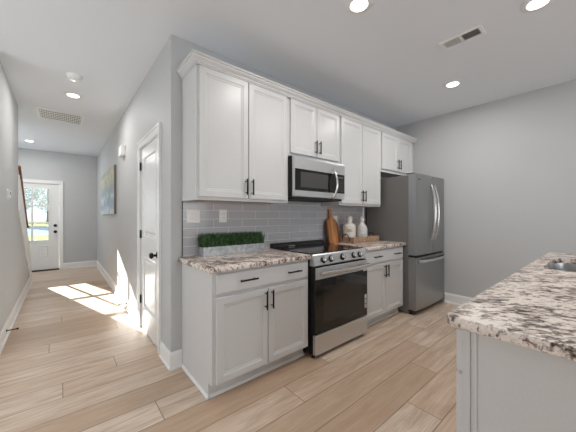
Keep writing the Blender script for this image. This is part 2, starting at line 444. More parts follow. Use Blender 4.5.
# baseboards
def baseboard(name, pts, label):
    """pts: run of the wall face in plan with the outward normal, one box each"""
    bm = B()
    for (x0, x1, y0, y1, nx, ny) in pts:
        t1, t2 = 0.014, 0.026
        if nx:
            poly = [(0, 0), (t2, 0), (t2, 0.012), (t1, 0.022), (t1, 0.118), (0.006, 0.14), (0, 0.14)]
            prism(bm, [(x0+nx*p, z) for p, z in poly], 'Y', y0, y1)
        else:
            poly = [(0, 0), (t2, 0), (t2, 0.012), (t1, 0.022), (t1, 0.118), (0.006, 0.14), (0, 0.14)]
            prism(bm, [(y0+ny*p, z) for p, z in poly], 'X', x0, x1)
    struct(name, bm, M['trim'], label)
bp = [(0, 0), (0.020, 0), (0.020, 0.012), (0.012, 0.020), (0.012, 0.118), (0.005, 0.14), (0, 0.14)]
bm = B(); rings = []
for (bx, by, sx, sy) in ((0.0865, -0.0005, 0, -1), (-0.0005, -0.0005, -1, -1), (-0.0005, DY0-0.087, -1, 0)):
    rings.append([bm.verts.new((bx+sx*d, by+sy*d, z)) for d, z in bp])
for A, Bq in zip(rings, rings[1:]):
    for k in range(len(bp)): bm.faces.new((A[k], A[(k+1) % len(bp)], Bq[(k+1) % len(bp)], Bq[k]))
bm.faces.new(rings[0][::-1]); bm.faces.new(rings[-1])
struct('baseboard_kitchen', bm, M['trim'], 'white baseboard wrapping the wall corner left of the base cabinet')
baseboard('baseboard_hall', [(0, 0, DY1+0.087, YE-0.0265, -1, 0)], 'white baseboard along the hall wall with the interior door')
baseboard('baseboard_end', [(FX1+0.078, -0.0005, YE, YE, 0, -1)], 'white baseboard right of the front door')
baseboard('baseboard_left', [(XL, XL, YL, 4.74, 1, 0)], 'white baseboard along the left hall wall')
baseboard('baseboard_right', [(XR, XR, YB+0.03, -0.76, -1, 0)], 'white baseboard right of the refrigerator')

# stair side: sloped white stringer and cap on the left wall
sl = (1.86-0.40)/(4.75-2.84)
bm = B()
yA, yB_ = 2.84, 4.75; zA, zB = 1.86, 0.40
prism(bm, [(yA, zA-0.52), (yA, zA-0.05), (yB_, zB-0.03), (yB_, 0.141), (yB_-0.31, 0.141)], 'X', XL+0.001, XL+0.016)
struct('trim_1', bm, M['trim'], 'white sloped stair skirt on the left wall')
bm = B()
prism(bm, [(yA+0.002, zA+0.001), (yA+0.002, zA+0.022), (yB_+0.01, zB+0.014), (yB_+0.01, zB-0.008)], 'X', XL-0.120, XL+0.0005)
struct('trim_2', bm, M['trim'], 'white cap along the sloped edge of the stair wall')
bm = B()
for k in range(10):
    y1 = 4.9-0.255*k; z = 0.188*(k+1)
    box(bm, -2.395, XL-0.13, 2.02, y1, z-0.188, z)
struct('stairs', bm, M['carpet'])
# handrail
hr = thing('stair_handrail', 'brown wooden handrail sloping down toward the front door', 'handrail', (XL-0.05, 2.9, 1.95))
def rz(y): return zA-(y-yA)*sl
bm = B(); tube(bm, [(XL+0.008, 2.846, rz(2.846)+0.070), (XL+0.008, 3.95, rz(3.95)+0.070)], 0.019, 12)
obj('rail', bm, M['rail'], hr, True)
for y in (2.98, 3.84):
    bm = B(); tube(bm, [(XL+0.008, y, rz(y)+0.028), (XL+0.008, y, rz(y)+0.055)], 0.008, 8); lathe(bm, (XL+0.008, y, rz(y)+0.024), [(0.022, 0), (0.022, 0.005)], 14)
    obj('bracket', bm, M['black'], hr, True)
bm = B(); lathe(bm, (XL+0.008, 3.96, rz(3.96)+0.070-0.02), [(0.012, 0), (0.026, 0.008), (0.03, 0.02), (0.026, 0.034), (0.012, 0.042)], 14)
obj('end_knob', bm, M['black'], hr, True)

# ------------------------------------------------------------------ front door (door_1)
fd = bpy.data.objects.new('door_1', None); C.objects.link(fd); fd.location = ((FX0+FX1)/2, YE, 0); ORG['door_1'] = Vector(fd.location)
fd['kind'] = 'structure'; fd['label'] = 'white front door with a six-lite window at the end of the hall'
LX0, LX1, LZ0, LZ1 = -1.462, -0.914, 0.70, 1.872
ya, yb = YE+0.02, YE+0.062
bm = boxes((FX0, LX0-0.02, ya, yb, 0.0285, FZ), (LX1+0.02, FX1, ya, yb, 0.0285, FZ), (LX0-0.02, LX1+0.02, ya, yb, LZ1+0.02, FZ), (LX0-0.02, LX1+0.02, ya, yb, 0.0285, LZ0-0.02))
for x0, x1 in ((-1.462, -1.30), (-1.076, -0.914)):
    profile_panel(bm, (x0, ya+0.001, 0.32), (1, 0, 0), (0, 0, 1), (0, -1, 0), x1-x0, 0.255, [(0, 0), (0.004, 0.009), (0.014, 0.009), (0.022, 0.002), (0.04, 0.002), (0.048, 0.006)])
slab = struct('slab', bm, M['doorp'], parent=fd)
bm = boxes((LX0-0.02, LX0, ya-0.01, yb+0.01, LZ0-0.02, LZ1+0.02), (LX1, LX1+0.02, ya-0.01, yb+0.01, LZ0-0.02, LZ1+0.02), (LX0, LX1, ya-0.01, yb+0.01, LZ1, LZ1+0.02), (LX0, LX1, ya-0.01, yb+0.01, LZ0-0.02, LZ0))
struct('lite_frame', bm, M['doorp'], parent=fd)
xm = (LX0+LX1)/2; bm = B()
box(bm, xm-0.017, xm+0.017, ya+0.004, yb-0.004, LZ0, LZ1)
for k in (1, 2):
    z = LZ0+(LZ1-LZ0)*k/3
    box(bm, LX0, LX1, ya+0.005, yb-0.005, z-0.017, z+0.017)
struct('muntin_grid', bm, M['doorp'], parent=fd)
struct('pane', boxes((LX0, LX1, ya+0.018, ya+0.024, LZ0, LZ1)), M['pane'], parent=fd)
for nm, z in (('deadbolt', 1.03), ('door_knob', 0.885)):
    bm = B(); lathe(bm, (-0.795, ya, z), [(0.033, -0.001), (0.033, 0.008), (0.02, 0.014), (0.013, 0.02), (0.013, 0.035), (0.026, 0.042), (0.03, 0.055), (0.022, 0.066)] if nm == 'door_knob' else [(0.033, -0.001), (0.033, 0.012), (0.026, 0.022), (0.012, 0.024)], 20, 'Y')
    struct(nm, bm, M['black'], parent=fd, smooth=True)
struct('threshold', boxes((FX0-0.015, FX1+0.015, YE-0.01, YE+0.12, 0.0005, 0.028)), M['slot'], parent=fd)
bm = boxes((FX0-0.018, FX0-0.003, YE+0.002, YE+0.118, 0.028, FZ+0.018), (FX1+0.003, FX1+0.018, YE+0.002, YE+0.118, 0.028, FZ+0.018), (FX0-0.003, FX1+0.003, YE+0.002, YE+0.118, FZ+0.003, FZ+0.018))
struct('jamb', bm, M['trim'], parent=fd)
def casing_x(bm, x, z0, z1, y, s):           # vertical casing on the end wall
    box(bm, x, x+s*0.07, y-0.014, y-0.0005, z0, z1); box(bm, x+s*0.052, x+s*0.07, y-0.02, y-0.014, z0, z1)
bm = B()
casing_x(bm, FX1+0.006, 0, FZ+0.085, YE, 1); casing_x(bm, FX0-0.006, 0, FZ+0.085, YE, -1)
box(bm, FX0-0.006, FX1+0.006, YE-0.014, YE-0.0005, FZ+0.012, FZ+0.085); box(bm, FX0-0.06, FX1+0.06, YE-0.02, YE-0.014, FZ+0.067, FZ+0.085)
struct('trim_3', bm, M['trim'], 'white casing around the front door')

# ------------------------------------------------------------------ interior door (door_2)
idr = bpy.data.objects.new('door_2', None); C.objects.link(idr); idr.location = (0.03, (DY0+DY1)/2, 0); ORG['door_2'] = Vector(idr.location)
idr['kind'] = 'structure'; idr['label'] = 'white two-panel interior door with black hinges and knob'
bm = B()
# slab front at x = 0.006, built of stiles and rails around two recessed moulded panels
xf, xbk = 0.006, 0.041
zs = [(0.012, 0.25), (0.815, 1.03), (1.895, DZ-0.005)]
st = 0.112
for z0, z1 in zs: box(bm, xf, xbk, DY0+st, DY1-st, z0, z1)
for y0, y1 in ((DY0+0.003, DY0+st), (DY1-st, DY1-0.003)): box(bm, xf, xbk, y0, y1, 0.012, DZ-0.005)
for z0, z1 in ((0.25, 0.815), (1.03, 1.895)):
    profile_panel(bm, (xf, DY0+st, z0), (0, 1, 0), (0, 0, 1), (-1, 0, 0), DY1-DY0-2*st, z1-z0,
                  [(0, -0.02), (0, 0), (0.006, 0.003), (0.014, 0.001), (0.024, -0.011), (0.04, -0.011), (0.06, -0.004)])
struct('slab', bm, M['doorp'], parent=idr)
for z in (0.32, 1.05, 1.81):
    bm = B(); lathe(bm, (-0.002, DY1+0.001, z-0.045), [(0.008, 0), (0.008, 0.09)], 12); box(bm, -0.0005, 0.004, DY1-0.02, DY1+0.016, z-0.045, z+0.045)
    struct('hinge', bm, M['hinge'], parent=idr, smooth=True)
bm = B(); lathe(bm, (xf, DY0+0.065, 0.885), [(0.032, -0.001), (0.032, 0.007), (0.016, 0.013), (0.011, 0.02), (0.011, 0.036), (0.024, 0.042), (0.029, 0.054), (0.025, 0.066), (0.012, 0.071)], 22, 'X')
struct('door_knob', bm, M['black'], parent=idr, smooth=True)
bm = boxes((0.0005, 0.1145, DY0-0.0195, DY0, 0, DZ+0.0145), (0.0005, 0.1145, DY1, DY1+0.0195, 0, DZ+0.0145), (0.0005, 0.1145, DY0, DY1, DZ, DZ+0.0145))
struct('jamb', bm, M['trim'], parent=idr)
bm = B(); cw = 0.08
for y0, y1, e0, e1 in ((DY0-0.006-cw, DY0-0.006, DY0-0.006-cw, DY0-0.006-cw+0.02), (DY1+0.006, DY1+0.006+cw, DY1+0.006+cw-0.02, DY1+0.006+cw)):
    box(bm, -0.014, -0.0005, y0, y1, 0, DZ+0.006+cw); box(bm, -0.021, -0.014, e0, e1, 0, DZ+0.006+cw)
box(bm, -0.014, -0.0005, DY0-0.006, DY1+0.006, DZ+0.006, DZ+0.006+cw); box(bm, -0.021, -0.014, DY0-0.066, DY1+0.066, DZ+0.006+cw-0.02, DZ+0.006+cw)
struct('trim_4', bm, M['trim'], 'white casing around the interior door')

# ------------------------------------------------------------------ cabinets
def pull(parent, x, y, z, length, vertical, name='handle'):
    """black bar pull standing off a front at y (towards -Y)"""
    bm = B(); r = 0.0068; h = length/2
    if vertical:
        tube(bm, [(x, y-0.03, z-h), (x, y-0.03, z+h)], r, 10)
        for s in (-1, 1): tube(bm, [(x, y+0.0005, z+s*h*0.72), (x, y-0.03, z+s*h*0.72)], 0.0045, 8)
    else:
        tube(bm, [(x-h, y-0.03, z), (x+h, y-0.03, z)], r, 10)
        for s in (-1, 1): tube(bm, [(x+s*h*0.72, y+0.0005, z), (x+s*h*0.72, y-0.03, z)], 0.0045, 8)
    return obj(name, bm, M['black'], parent, True)

UF = -0.295        # upper face frame
def upper(name, label, x0, x1, z0, z1, doorz0, hz):
    t = thing(name, label, 'cabinet', ((x0+x1)/2, 0, z0), 'white wall cabinets')
    g = 0.0008
    bm = boxes((x0+g, x1-g, UF, -0.0015, z0+0.018, z1))
    # face frame / sides run 18 mm below the bottom panel
    box(bm, x0+g, x1-g, UF, UF+0.02, z0, z0+0.018); box(bm, x0+g, x0+0.019, UF+0.02, -0.0015, z0, z0+0.018); box(bm, x1-0.019, x1-g, UF+0.02, -0.0015, z0, z0+0.018)
    obj('body', bm, M['cab'], t)
    tag(obj('bottom_panel', boxes((x0+0.02, x1-0.02, UF+0.0205, -0.002, z0+0.012, z0+0.0178)), M['maple'] if z0 < 1.5 else M['cab'], t), 'natural wood underside' if z0 < 1.5 else None)
    xm = (x0+x1)/2; e = 0.022
    for s, (a, b) in ((-1, (x0+e, xm-0.0035)), (1, (xm+0.0035, x1-e))):
        bm = B(); shaker(bm, a, b, doorz0, 2.400, UF-0.0005)
        d = obj('door', bm, M['cab'], t)
        pull(d, xm+s*0.03, UF-0.0205, hz, 0.135, True)
    return t
UB = [0.09, 1.0, 1.772, 2.640, 3.545]
upper('wall_cabinet', 'tall white two-door wall cabinet left of the microwave', UB[0], UB[1], 1.378, 2.44, 1.403, 1.50)
upper('wall_cabinet', 'short white two-door wall cabinet directly above the microwave', UB[1], UB[2], 1.846, 2.44, 1.872, 1.972)
upper('wall_cabinet', 'tall white two-door wall cabinet between microwave and refrigerator', UB[2], UB[3], 1.378, 2.44, 1.403, 1.50)
upper('wall_cabinet', 'short white two-door wall cabinet above the refrigerator', UB[3], UB[4], 1.862, 2.44, 1.90, 2.0)
# filler strip to the right wall
single('cabinet_filler', boxes((UB[4]+0.001, XR-0.001, UF, UF+0.02, 1.862, 2.44)), M['cab'], 'narrow white filler strip between last wall cabinet and right wall', 'filler', (UB[4]+0.02, UF, 1.862))
# crown moulding with a mitred return at the left end
bm = B()
prof = [(0, 0), (0.006, 0), (0.006, 0.008), (0.014, 0.011), (0.014, 0.019), (0.022, 0.026), (0.034, 0.036), (0.037, 0.042), (0.037, 0.049), (0.048, 0.052), (0.048, 0.064), (0, 0.064)]
prof = [(d, z+2.369) for d, z in prof]
rings = []
for (bx, by, sx, sy) in ((UB[0], -0.0015, -1, 0), (UB[0], UF-0.021, -1, -1), (XR-0.001, UF-0.021, 0, -1)):
    rings.append([bm.verts.new((bx+sx*d, by+sy*d, z+0.03)) for d, z in prof])
for A, Bq in zip(rings, rings[1:]):
    for k in range(len(prof)): bm.faces.new((A[k], A[(k+1) % len(prof)], Bq[(k+1) % len(prof)], Bq[k]))
bm.faces.new(rings[0][::-1]); bm.faces.new(rings[-1])
box(bm, UB[0]+0.001, XR-0.002, UF, -0.002, 2.4405, 2.45)
single('crown_moulding', bm, M['cab'], 'white stepped crown moulding running along the tops of the wall cabinets', 'moulding', (1.8, UF, 2.44))

BF = -0.590        # base face frame
def base(label, x0, x1, leftpanel):
    t = thing('base_cabinet', label, 'cabinet', ((x0+x1)/2, -0.3, 0), 'white base cabinets')
    bm = boxes((x0, x1, BF, -0.0015, 0.105, 0.876), (x0+0.001, x1-0.001, BF+0.062, -0.0015, 0.0, 0.105))
    if leftpanel:
        box(bm, x0-0.004, x0, BF+0.06, -0.0015, 0, 0.105)
        box(bm, x0-0.004, x0, BF-0.0005, -0.0015, 0.105, 0.876)
    obj('body', bm, M['cab'], t)
    bm = B(); prism(bm, [(BF+0.0615, 0.0005), (BF+0.046, 0.0005), (BF+0.046, 0.01), (BF+0.052, 0.02), (BF+0.0615, 0.022)], 'X', x0+0.001, x1-0.001)
    if leftpanel: prism(bm, [(x0-0.0042, 0.0005), (x0-0.018, 0.0005), (x0-0.018, 0.01), (x0-0.012, 0.02), (x0-0.0042, 0.022)], 'Y', BF+0.046, -0.03)
    obj('shoe_moulding', bm, M['trim'], t)
    xm = (x0+x1)/2; e = 0.02
    bm = B(); profile_panel(bm, (x0+e, BF-0.0005, 0.722), (1, 0, 0), (0, 0, 1), (0, -1, 0), x1-x0-2*e, 0.136, [(0, 0), (0, 0.015), (0.004, 0.018), (0.006, 0.02)])
    dr = obj('drawer', bm, M['cab'], t)
    w = x1-x0
    for fx in (0.295, 0.785): pull(dr, x0+w*fx, BF-0.0205, 0.794, 0.145, False)
    for s, (a, b) in ((-1, (x0+e, xm-0.0035)), (1, (xm+0.0035, x1-e))):
        bm = B(); shaker(bm, a, b, 0.114, 0.698, BF-0.0005)
        d = obj('door', bm, M['cab'], t)
        pull(d, xm+s*0.029, BF-0.0205, 0.613, 0.14, True)
    return t
base('white base cabinet under the countertop that holds the grass planter', 0.092, 0.984, True)
base('white base cabinet between the range and the refrigerator', 1.787, 2.675, False)

def slab_top(bm, x0, x1, y0, y1, z0, z1):
    box(bm, x0, x1, y0, y1, z0, z1, bev=0.008, seg=3)
bm = B(); slab_top(bm, 0.050, 0.991, -0.632, -0.0015, 0.8765, 0.914)
single('countertop', bm, M['granite'], 'speckled granite countertop left of the range, under the grass planter', 'countertop', (0.52, -0.3, 0.877), 'granite countertops', True)
bm = B(); slab_top(bm, 1.780, 2.698, -0.632, -0.0015, 0.8765, 0.914)
single('countertop', bm, M['granite'], 'speckled granite countertop right of the range, under tray and cutting board', 'countertop', (2.24, -0.3, 0.877), 'granite countertops', True)

# backsplash
bs = thing('tile_backsplash', 'glossy grey subway tile backsplash between countertops and wall cabinets', 'backsplash', (1.37, 0, 0.9145))
obj('tile_field', boxes((0.0915, 2.655, -0.009, -0.0016, 0.9155, 1.377), (1.002, 1.770, -0.009, -0.0016, 1.377, 1.44)), M['tile'], bs)
tag(obj('edge_strip', boxes((0.0872, 0.0912, -0.011, -0.0016, 0.9155, 1.377)), M['black'], bs), 'dark metal edge strip')
tag(obj('end_strip', boxes((2.6555, 2.675, -0.011, -0.0016, 0.9155, 1.377)), M['trim'], bs), 'white end strip')

# ------------------------------------------------------------------ range
R0, R1, RY = 0.996, 1.775, -0.645
rg = thing('range', 'stainless steel slide-in electric range with black glass cooktop between base cabinets', 'oven', ((R0+R1)/2, -0.33, 0))
obj('body', boxes((R0, R1, -0.60, -0.012, 0.03, 0.895), (R0+0.004, R1-0.004, RY+0.012, -0.60, 0.05, 0.80)), M['blackplastic'], rg)
bm = B(); box(bm, R0-0.002, R1+0.002, -0.618, -0.075, 0.9145, 0.922, bev=0.003, seg=2); box(bm, R0, R1, -0.61, -0.012, 0.8955, 0.9145)
ck = obj('cooktop', bm, M['blackglass'], rg)
bm = B()
for cx_, cy_, r in ((1.19, -0.45, 0.105), (1.19, -0.19, 0.075), (1.585, -0.45, 0.085), (1.585, -0.19, 0.105)):
    for rr in (r, r*0.62):
        bm = B(); n = 40; A = [bm.verts.new((cx_+rr*math.cos(2*PI*k/n), cy_+rr*math.sin(2*PI*k/n), 0.9224)) for k in range(n)]
        Bv = [bm.verts.new((cx_+(rr-0.003)*math.cos(2*PI*k/n), cy_+(rr-0.003)*math.sin(2*PI*k/n), 0.9224)) for k in range(n)]
        for k in range(n): bm.faces.new((A[k], A[(k+1) % n], Bv[(k+1) % n], Bv[k]))
        obj('burner_ring', bm, M['duct'], ck)
bm = B(); prism(bm, [(-0.074, 0.9150), (-0.012, 0.9150), (-0.012, 0.962), (-0.03, 0.965), (-0.066, 0.948), (-0.074, 0.93)], 'X', R0, R1)
rt = obj('rear_vent_trim', bm, M['blackplastic'], rg)
obj('badge', boxes((R0+0.20, R0+0.29, -0.0765, -0.0738, 0.926, 0.936)), M['steel'], rt)
# sloped control panel
bm = B(); prism(bm, [(-0.602, 0.812), (RY-0.012, 0.812), (RY-0.016, 0.82), (RY+0.006, 0.905), (RY+0.014, 0.913), (-0.602, 0.913)], 'X', R0, R1)
cp = obj('control_panel', bm, M['steelx'], rg)
for kx in (1.117, 1.217, 1.384, 1.562, 1.664):
    bm = B(); lathe(bm, (0, 0, 0), [(0.031, 0), (0.031, 0.006)], 24); 
    tilt = Matrix.Translation((kx, RY-0.0065, 0.860)) @ Matrix.Rotation(math.radians(90-14), 4, 'X')
    bmesh.ops.transform(bm, matrix=tilt, verts=bm.verts)
    kb = obj('knob_bezel', bm, M['blackplastic'], cp, True)
    bm = B(); lathe(bm, (0, 0, 0), [(0.021, 0.006), (0.023, 0.02), (0.021, 0.034), (0.017, 0.037)], 24); box(bm, -0.004, 0.004, -0.021, 0.021, 0.03, 0.041)
    bmesh.ops.transform(bm, matrix=tilt, verts=bm.verts)
    obj('knob', bm, M['chrome'], cp, True)
bm = boxes((R0+0.003, R1-0.003, RY-0.022, RY+0.010, 0.218, 0.800), bev=0.003)
dr = obj('oven_door', bm, M['blackplastic'], rg)
bm = boxes((R0+0.003, R1-0.003, RY-0.026, RY-0.0222, 0.697, 0.799), bev=0.0015)
obj('top_band', bm, M['steelx'], dr)
gl = obj('door_glass', boxes((R0+0.004, R1-0.004, RY-0.025, RY-0.0215, 0.221, 0.695)), M['blackglass'], dr)
obj('window', boxes((R0+0.10, R1-0.10, RY-0.0262, RY-0.0252, 0.30, 0.63)), M['winglass'], dr)
bm = B(); tube(bm, [(R0+0.03, RY-0.066, 0.750), (R1-0.03, RY-0.066, 0.750)], 0.020, 14)
for x in (R0+0.085, R1-0.085): box(bm, x-0.012, x+0.012, RY-0.066, RY-0.0215, 0.742, 0.762)
obj('handle', bm, M['chrome'], dr, True)
bm = boxes((R1-0.052, R1-0.016, RY-0.0275, RY-0.0262, 0.395, 0.44), (R1-0.052, R1-0.016, RY-0.0275, RY-0.0262, 0.345, 0.388), (R1-0.052, R1-0.016, RY-0.0275, RY-0.0262, 0.30, 0.338))
tag(obj('sticker', bm, M['sticker'], dr), 'small white paper stickers')
tag(obj('sticker', boxes((R1-0.075, R1-0.02, RY-0.0275, RY-0.0262, 0.683, 0.706)), M['sticker'], dr), 'white label at the top of the glass')
bm = boxes((R0+0.003, R1-0.003, RY-0.022, RY+0.010, 0.035, 0.209), bev=0.003)
obj('storage_drawer', bm, M['steelx'], rg)
for x in (R0+0.03, R1-0.03):
    for y in (RY+0.03, -0.08):
        bm = B(); lathe(bm, (x, y, 0.0005), [(0.017, 0), (0.017, 0.015), (0.01, 0.018), (0.01, 0.05)], 14)
        obj('foot', bm, M['rubber'], rg, True)

# ------------------------------------------------------------------ microwave
MF = -0.392; MX0, MX1, MZ0, MZ1 = 1.0015, 1.754, 1.430, 1.832
mw = thing('microwave', 'stainless over-the-range microwave hung under the short wall cabinet', 'microwave', ((MX0+MX1)/2, -0.2, MZ0))
obj('body', boxes((MX0, MX1, MF+0.036, -0.0095, MZ0+0.012, MZ1)), M['blackplastic'], mw)
bm = boxes((MX0+0.02, MX1-0.02, MF+0.03, -0.03, MZ0-0.012, MZ0+0.0118))
for k in range(7): box(bm, MX0+0.10, MX1-0.10, -0.33+0.03*k, -0.318+0.03*k, MZ0-0.017, MZ0-0.012)
obj('vent_grille', bm, M['slot'], mw)
XD = 1.604
bm = B(); prism(bm, [(MF+0.0355, MZ1-0.118), (MF+0.004, MZ1-0.118), (MF+0.002, MZ1-0.02), (MF+0.012, MZ1), (MF+0.0355, MZ1)], 'X', MX0, MX1)
obj('top_band', bm, M['steelx'], mw)
bm = boxes((MX0, XD, MF, MF+0.0355, MZ0+0.012, MZ1-0.1185), bev=0.003)
md = obj('door', bm, M['steelx'], mw)
obj('door_glass', boxes((MX0+0.006, XD-0.004, MF-0.003, MF+0.0005, MZ0+0.072, MZ1-0.124)), M['blackglass'], md)
obj('window', boxes((MX0+0.075, XD-0.135, MF-0.0042, MF-0.003, MZ0+0.105, MZ1-0.150)), M['micwin'], md)
bm = B(); zc = (MZ0+MZ1-0.07)/2
pts = [(XD-0.07-0.0, MF-0.004, zc-0.155)]
for k in range(13):
    a = -1+2*k/12; pts.append((XD-0.07+0.012*(1-a*a), MF-0.02-0.045*(1-a*a), zc+0.15*a))
pts.append((XD-0.07, MF-0.004, zc+0.155))
tube(bm, pts, 0.0125, 12); obj('handle', bm, M['chrome'], md, True)
bm = boxes((XD+0.003, MX1, MF, MF+0.0355, MZ0+0.012, MZ1-0.1185), bev=0.003)
cp = obj('control_panel', bm, M['steelx'], mw)
cg = obj('keypad', boxes((XD+0.004, MX1-0.010, MF-0.003, MF+0.0005, MZ0+0.072, MZ1-0.124)), M['blackglass'], cp)
bm = boxes((XD+0.03, MX1-0.035, MF-0.0038, MF-0.003, MZ1-0.168, MZ1-0.148))
for r in range(6):
    for c in range(3): box(bm, XD+0.036+0.034*c, XD+0.052+0.034*c, MF-0.0038, MF-0.003, MZ0+0.095+0.022*r, MZ0+0.103+0.022*r)
obj('key_marks', bm, M['duct'], cp)

# ------------------------------------------------------------------ refrigerator
fr = thing('refrigerator', 'stainless french-door refrigerator with bottom freezer in the corner', 'refrigerator', (3.14, -0.4, 0))
FA, FB, FY = 2.703, 3.597, -0.756
obj('body', boxes((FA, FB, -0.655, -0.045, 0.02, 1.772), bev=0.004), M['fridgeside'], fr)
def fdoor(name, x0, x1, z0, z1):
    bm = B(); n = 12; poly = [(x0, -0.6555)]
    for k in range(n+1):
        x = x0+(x1-x0)*k/n; u = (x-(FA+FB)/2)/((FB-FA)/2)
        e = 0.006*(max(0, 1-min(x-x0, x1-x)/0.012))**2
        poly.append((x, FY-0.012*(1-u*u)+e))
    poly.append((x1, -0.6555)); prism(bm, poly, 'Z', z0, z1)
    return obj(name, bm, M['fridge'], fr, True)
xm = 3.148
for s, (a, b) in ((-1, (FA, xm-0.003)), (1, (xm+0.003, FB))):
    d = fdoor('door', a, b, 0.757, 1.788)
    bm = B(); pts = []
    x = xm+s*0.038; yk = FY-0.0105
    for k in range(21):
        t = -1+2*k/20; bow = 1-abs(t)**2.4
        pts.append((x+s*0.012*(1-t*t), yk-0.008-0.052*bow, 1.298+0.365*t))
    tube(bm, pts, 0.0155, 12)
    for zz in (1.298-0.36, 1.298+0.36): box(bm, x-0.012, x+0.012, yk-0.012, yk+0.004, zz-0.018, zz+0.018)
    obj('handle', bm, M['chrome'], d, True)
    if s < 0: obj('badge', boxes((FA+0.05, FA+0.085, FY-0.0095, FY-0.0035, 1.71, 1.722)), M['slot'], d)
d = fdoor('freezer_drawer', FA, FB, 0.065, 0.727)
bm = B(); pts = []
for k in range(21):
    t = -1+2*k/20; bow = 1-abs(t)**4
    pts.append((xm+0.405*t, FY-0.008-0.052*bow, 0.680))
tube(bm, pts, 0.019, 12); obj('handle', bm, M['chrome'], d, True)
obj('gasket', boxes((FA+0.02, FB-0.02, -0.715, -0.656, 0.728, 0.756)), M['blackplastic'], fr)
obj('toe_grille', boxes((FA+0.01, FB-0.01, -0.70, -0.656, 0.012, 0.06)), M['blackplastic'], fr)
for x in (FA+0.05, FB-0.05): 
    obj('hinge_cover', boxes((x-0.035, x+0.035, -0.72, -0.62, 1.789, 1.800), bev=0.003), M['blackplastic'], fr)
    for yy, hh in ((-0.665, 0.0115), (-0.10, 0.0195)):
        bm = B(); lathe(bm, (x, yy, 0.0005), [(0.02, 0), (0.02, hh)], 14); obj('foot', bm, M['rubber'], fr)

# ------------------------------------------------------------------ island
IX0, IX1, IY0, IY1 = 0.336, 2.86, -2.98, -1.935
isl = thing('kitchen_island', 'white kitchen island cabinet with plain end panel facing the hall', 'kitchen island', (1.6, -2.45, 0))
a = 0.371; yk = -1.979    # end face plane, kitchen-side face frame
SX0, SX1, SY0, SY1 = 1.70, 2.42, -2.46, -2.02
bm = boxes((a+0.018, IX1-0.03, IY0+0.25, IY0+0.27, 0.1, 0.874), (IX1-0.05, IX1-0.03, IY0+0.27, yk, 0.1, 0.874), (a+0.018, IX1-0.05, yk-0.02, yk, 0.1, 0.874), (a+0.03, IX1-0.05, IY0+0.27, yk-0.075, 0.0, 0.12))
obj('body', bm, M['cab'], isl)
# end panel with stepped corner stile on the kitchen side
bm = B()
box(bm, a+0.006, a+0.0178, IY0+0.03, -2.0215, 0, 0.874)
box(bm, a, a+0.0178, -2.0215, -2.0130, 0, 0.874); box(bm, a+0.005, a+0.0178, -2.0130, -2.0020, 0, 0.874); box(bm, a, a+0.0178, -2.0020, -1.9935, 0, 0.874)
box(bm, a+0.003, a+0.0178, -1.9935, yk, 0.1, 0.874)
box(bm, a-0.004, a+0.006, IY0+0.05, -2.0215, 0.0005, 0.09)
obj('end_panel', bm, M['cab'], isl)
def island_front(x0, x1, z0, z1, name, hz=None):
    bm = B(); st = 0.058
    lo = [(0, 0), (0, 0.016), (0.003, 0.019)] + ([(st, 0.019), (st+0.012, 0.012), (st+0.02, 0.009)] if name == 'door' else [])
    profile_panel(bm, (x1, yk+0.0005, z0), (-1, 0, 0), (0, 0, 1), (0, 1, 0), x1-x0, z1-z0, lo)
    d = obj(name, bm, M['cab'], isl)
    bm = B(); xc = (x0+x1)/2 if name == 'drawer' else x1-0.04; y0 = yk+0.0195
    if name == 'drawer':
        tube(bm, [(xc-0.07, y0+0.03, 0.79), (xc+0.07, y0+0.03, 0.79)], 0.0055, 10)
        for s in (-0.05, 0.05): tube(bm, [(xc+s, y0-0.0005, 0.79), (xc+s, y0+0.03, 0.79)], 0.0045, 8)
    else:
        tube(bm, [(xc, y0+0.03, 0.54), (xc, y0+0.03, 0.68)], 0.0055, 10)
        for s in (0.56, 0.66): tube(bm, [(xc, y0-0.0005, s), (xc, y0+0.03, s)], 0.0045, 8)
    obj('handle', bm, M['black'], d, True)
for x0, x1 in ((a+0.004, 0.82), (0.83, 1.55), (1.56, 2.02), (2.03, 2.50)):
    island_front(x0, x1, 0.722, 0.86, 'drawer'); island_front(x0, x1, 0.114, 0.708, 'door')

# island top with a rounded sink cutout
def rrect(x0, x1, y0, y1, r, n=6):
    P = []
    for cx_, cy_, a0 in ((x1-r, y1-r, 0), (x0+r, y1-r, 90), (x0+r, y0+r, 180), (x1-r, y0+r, 270)):
        for k in range(n+1):
            t = math.radians(a0+90*k/n); P.append((cx_+r*math.cos(t), cy_+r*math.sin(t)))
    return P
def top_with_hole(z0, z1):
    bm = B(); e = 0.008
    hole = rrect(SX0, SX1, SY0, SY1, 0.09); n = len(hole)
    def ring(pts, z): return [bm.verts.new((p[0], p[1], z)) for p in pts]
    q = n//4
    def outer(ins, z):
        return ring(rrect(IX0+ins, IX1-ins, IY0+ins, IY1-ins, 0.028, q-1), z)
    Hb, Ht = ring(hole, z0), ring(hole, z1)
    lv = [outer(e, z0), outer(e*0.3, z0+e*0.3), outer(0, z0+e), outer(0, z1-e), outer(e*0.3, z1-e*0.3), outer(e, z1)]
    R = [Hb]+lv+[Ht]
    R.append(Hb)
    for A, Bq in zip(R, R[1:]):
        for k in range(n): bm.faces.new((A[k], A[(k+1) % n], Bq[(k+1) % n], Bq[k]))
    return bm
single('island_countertop', top_with_hole(0.8745, 0.914), M['granite'], 'large speckled granite island countertop with a sink cut into it', 'countertop', (1.6, -2.45, 0.8745), 'granite countertops', True)
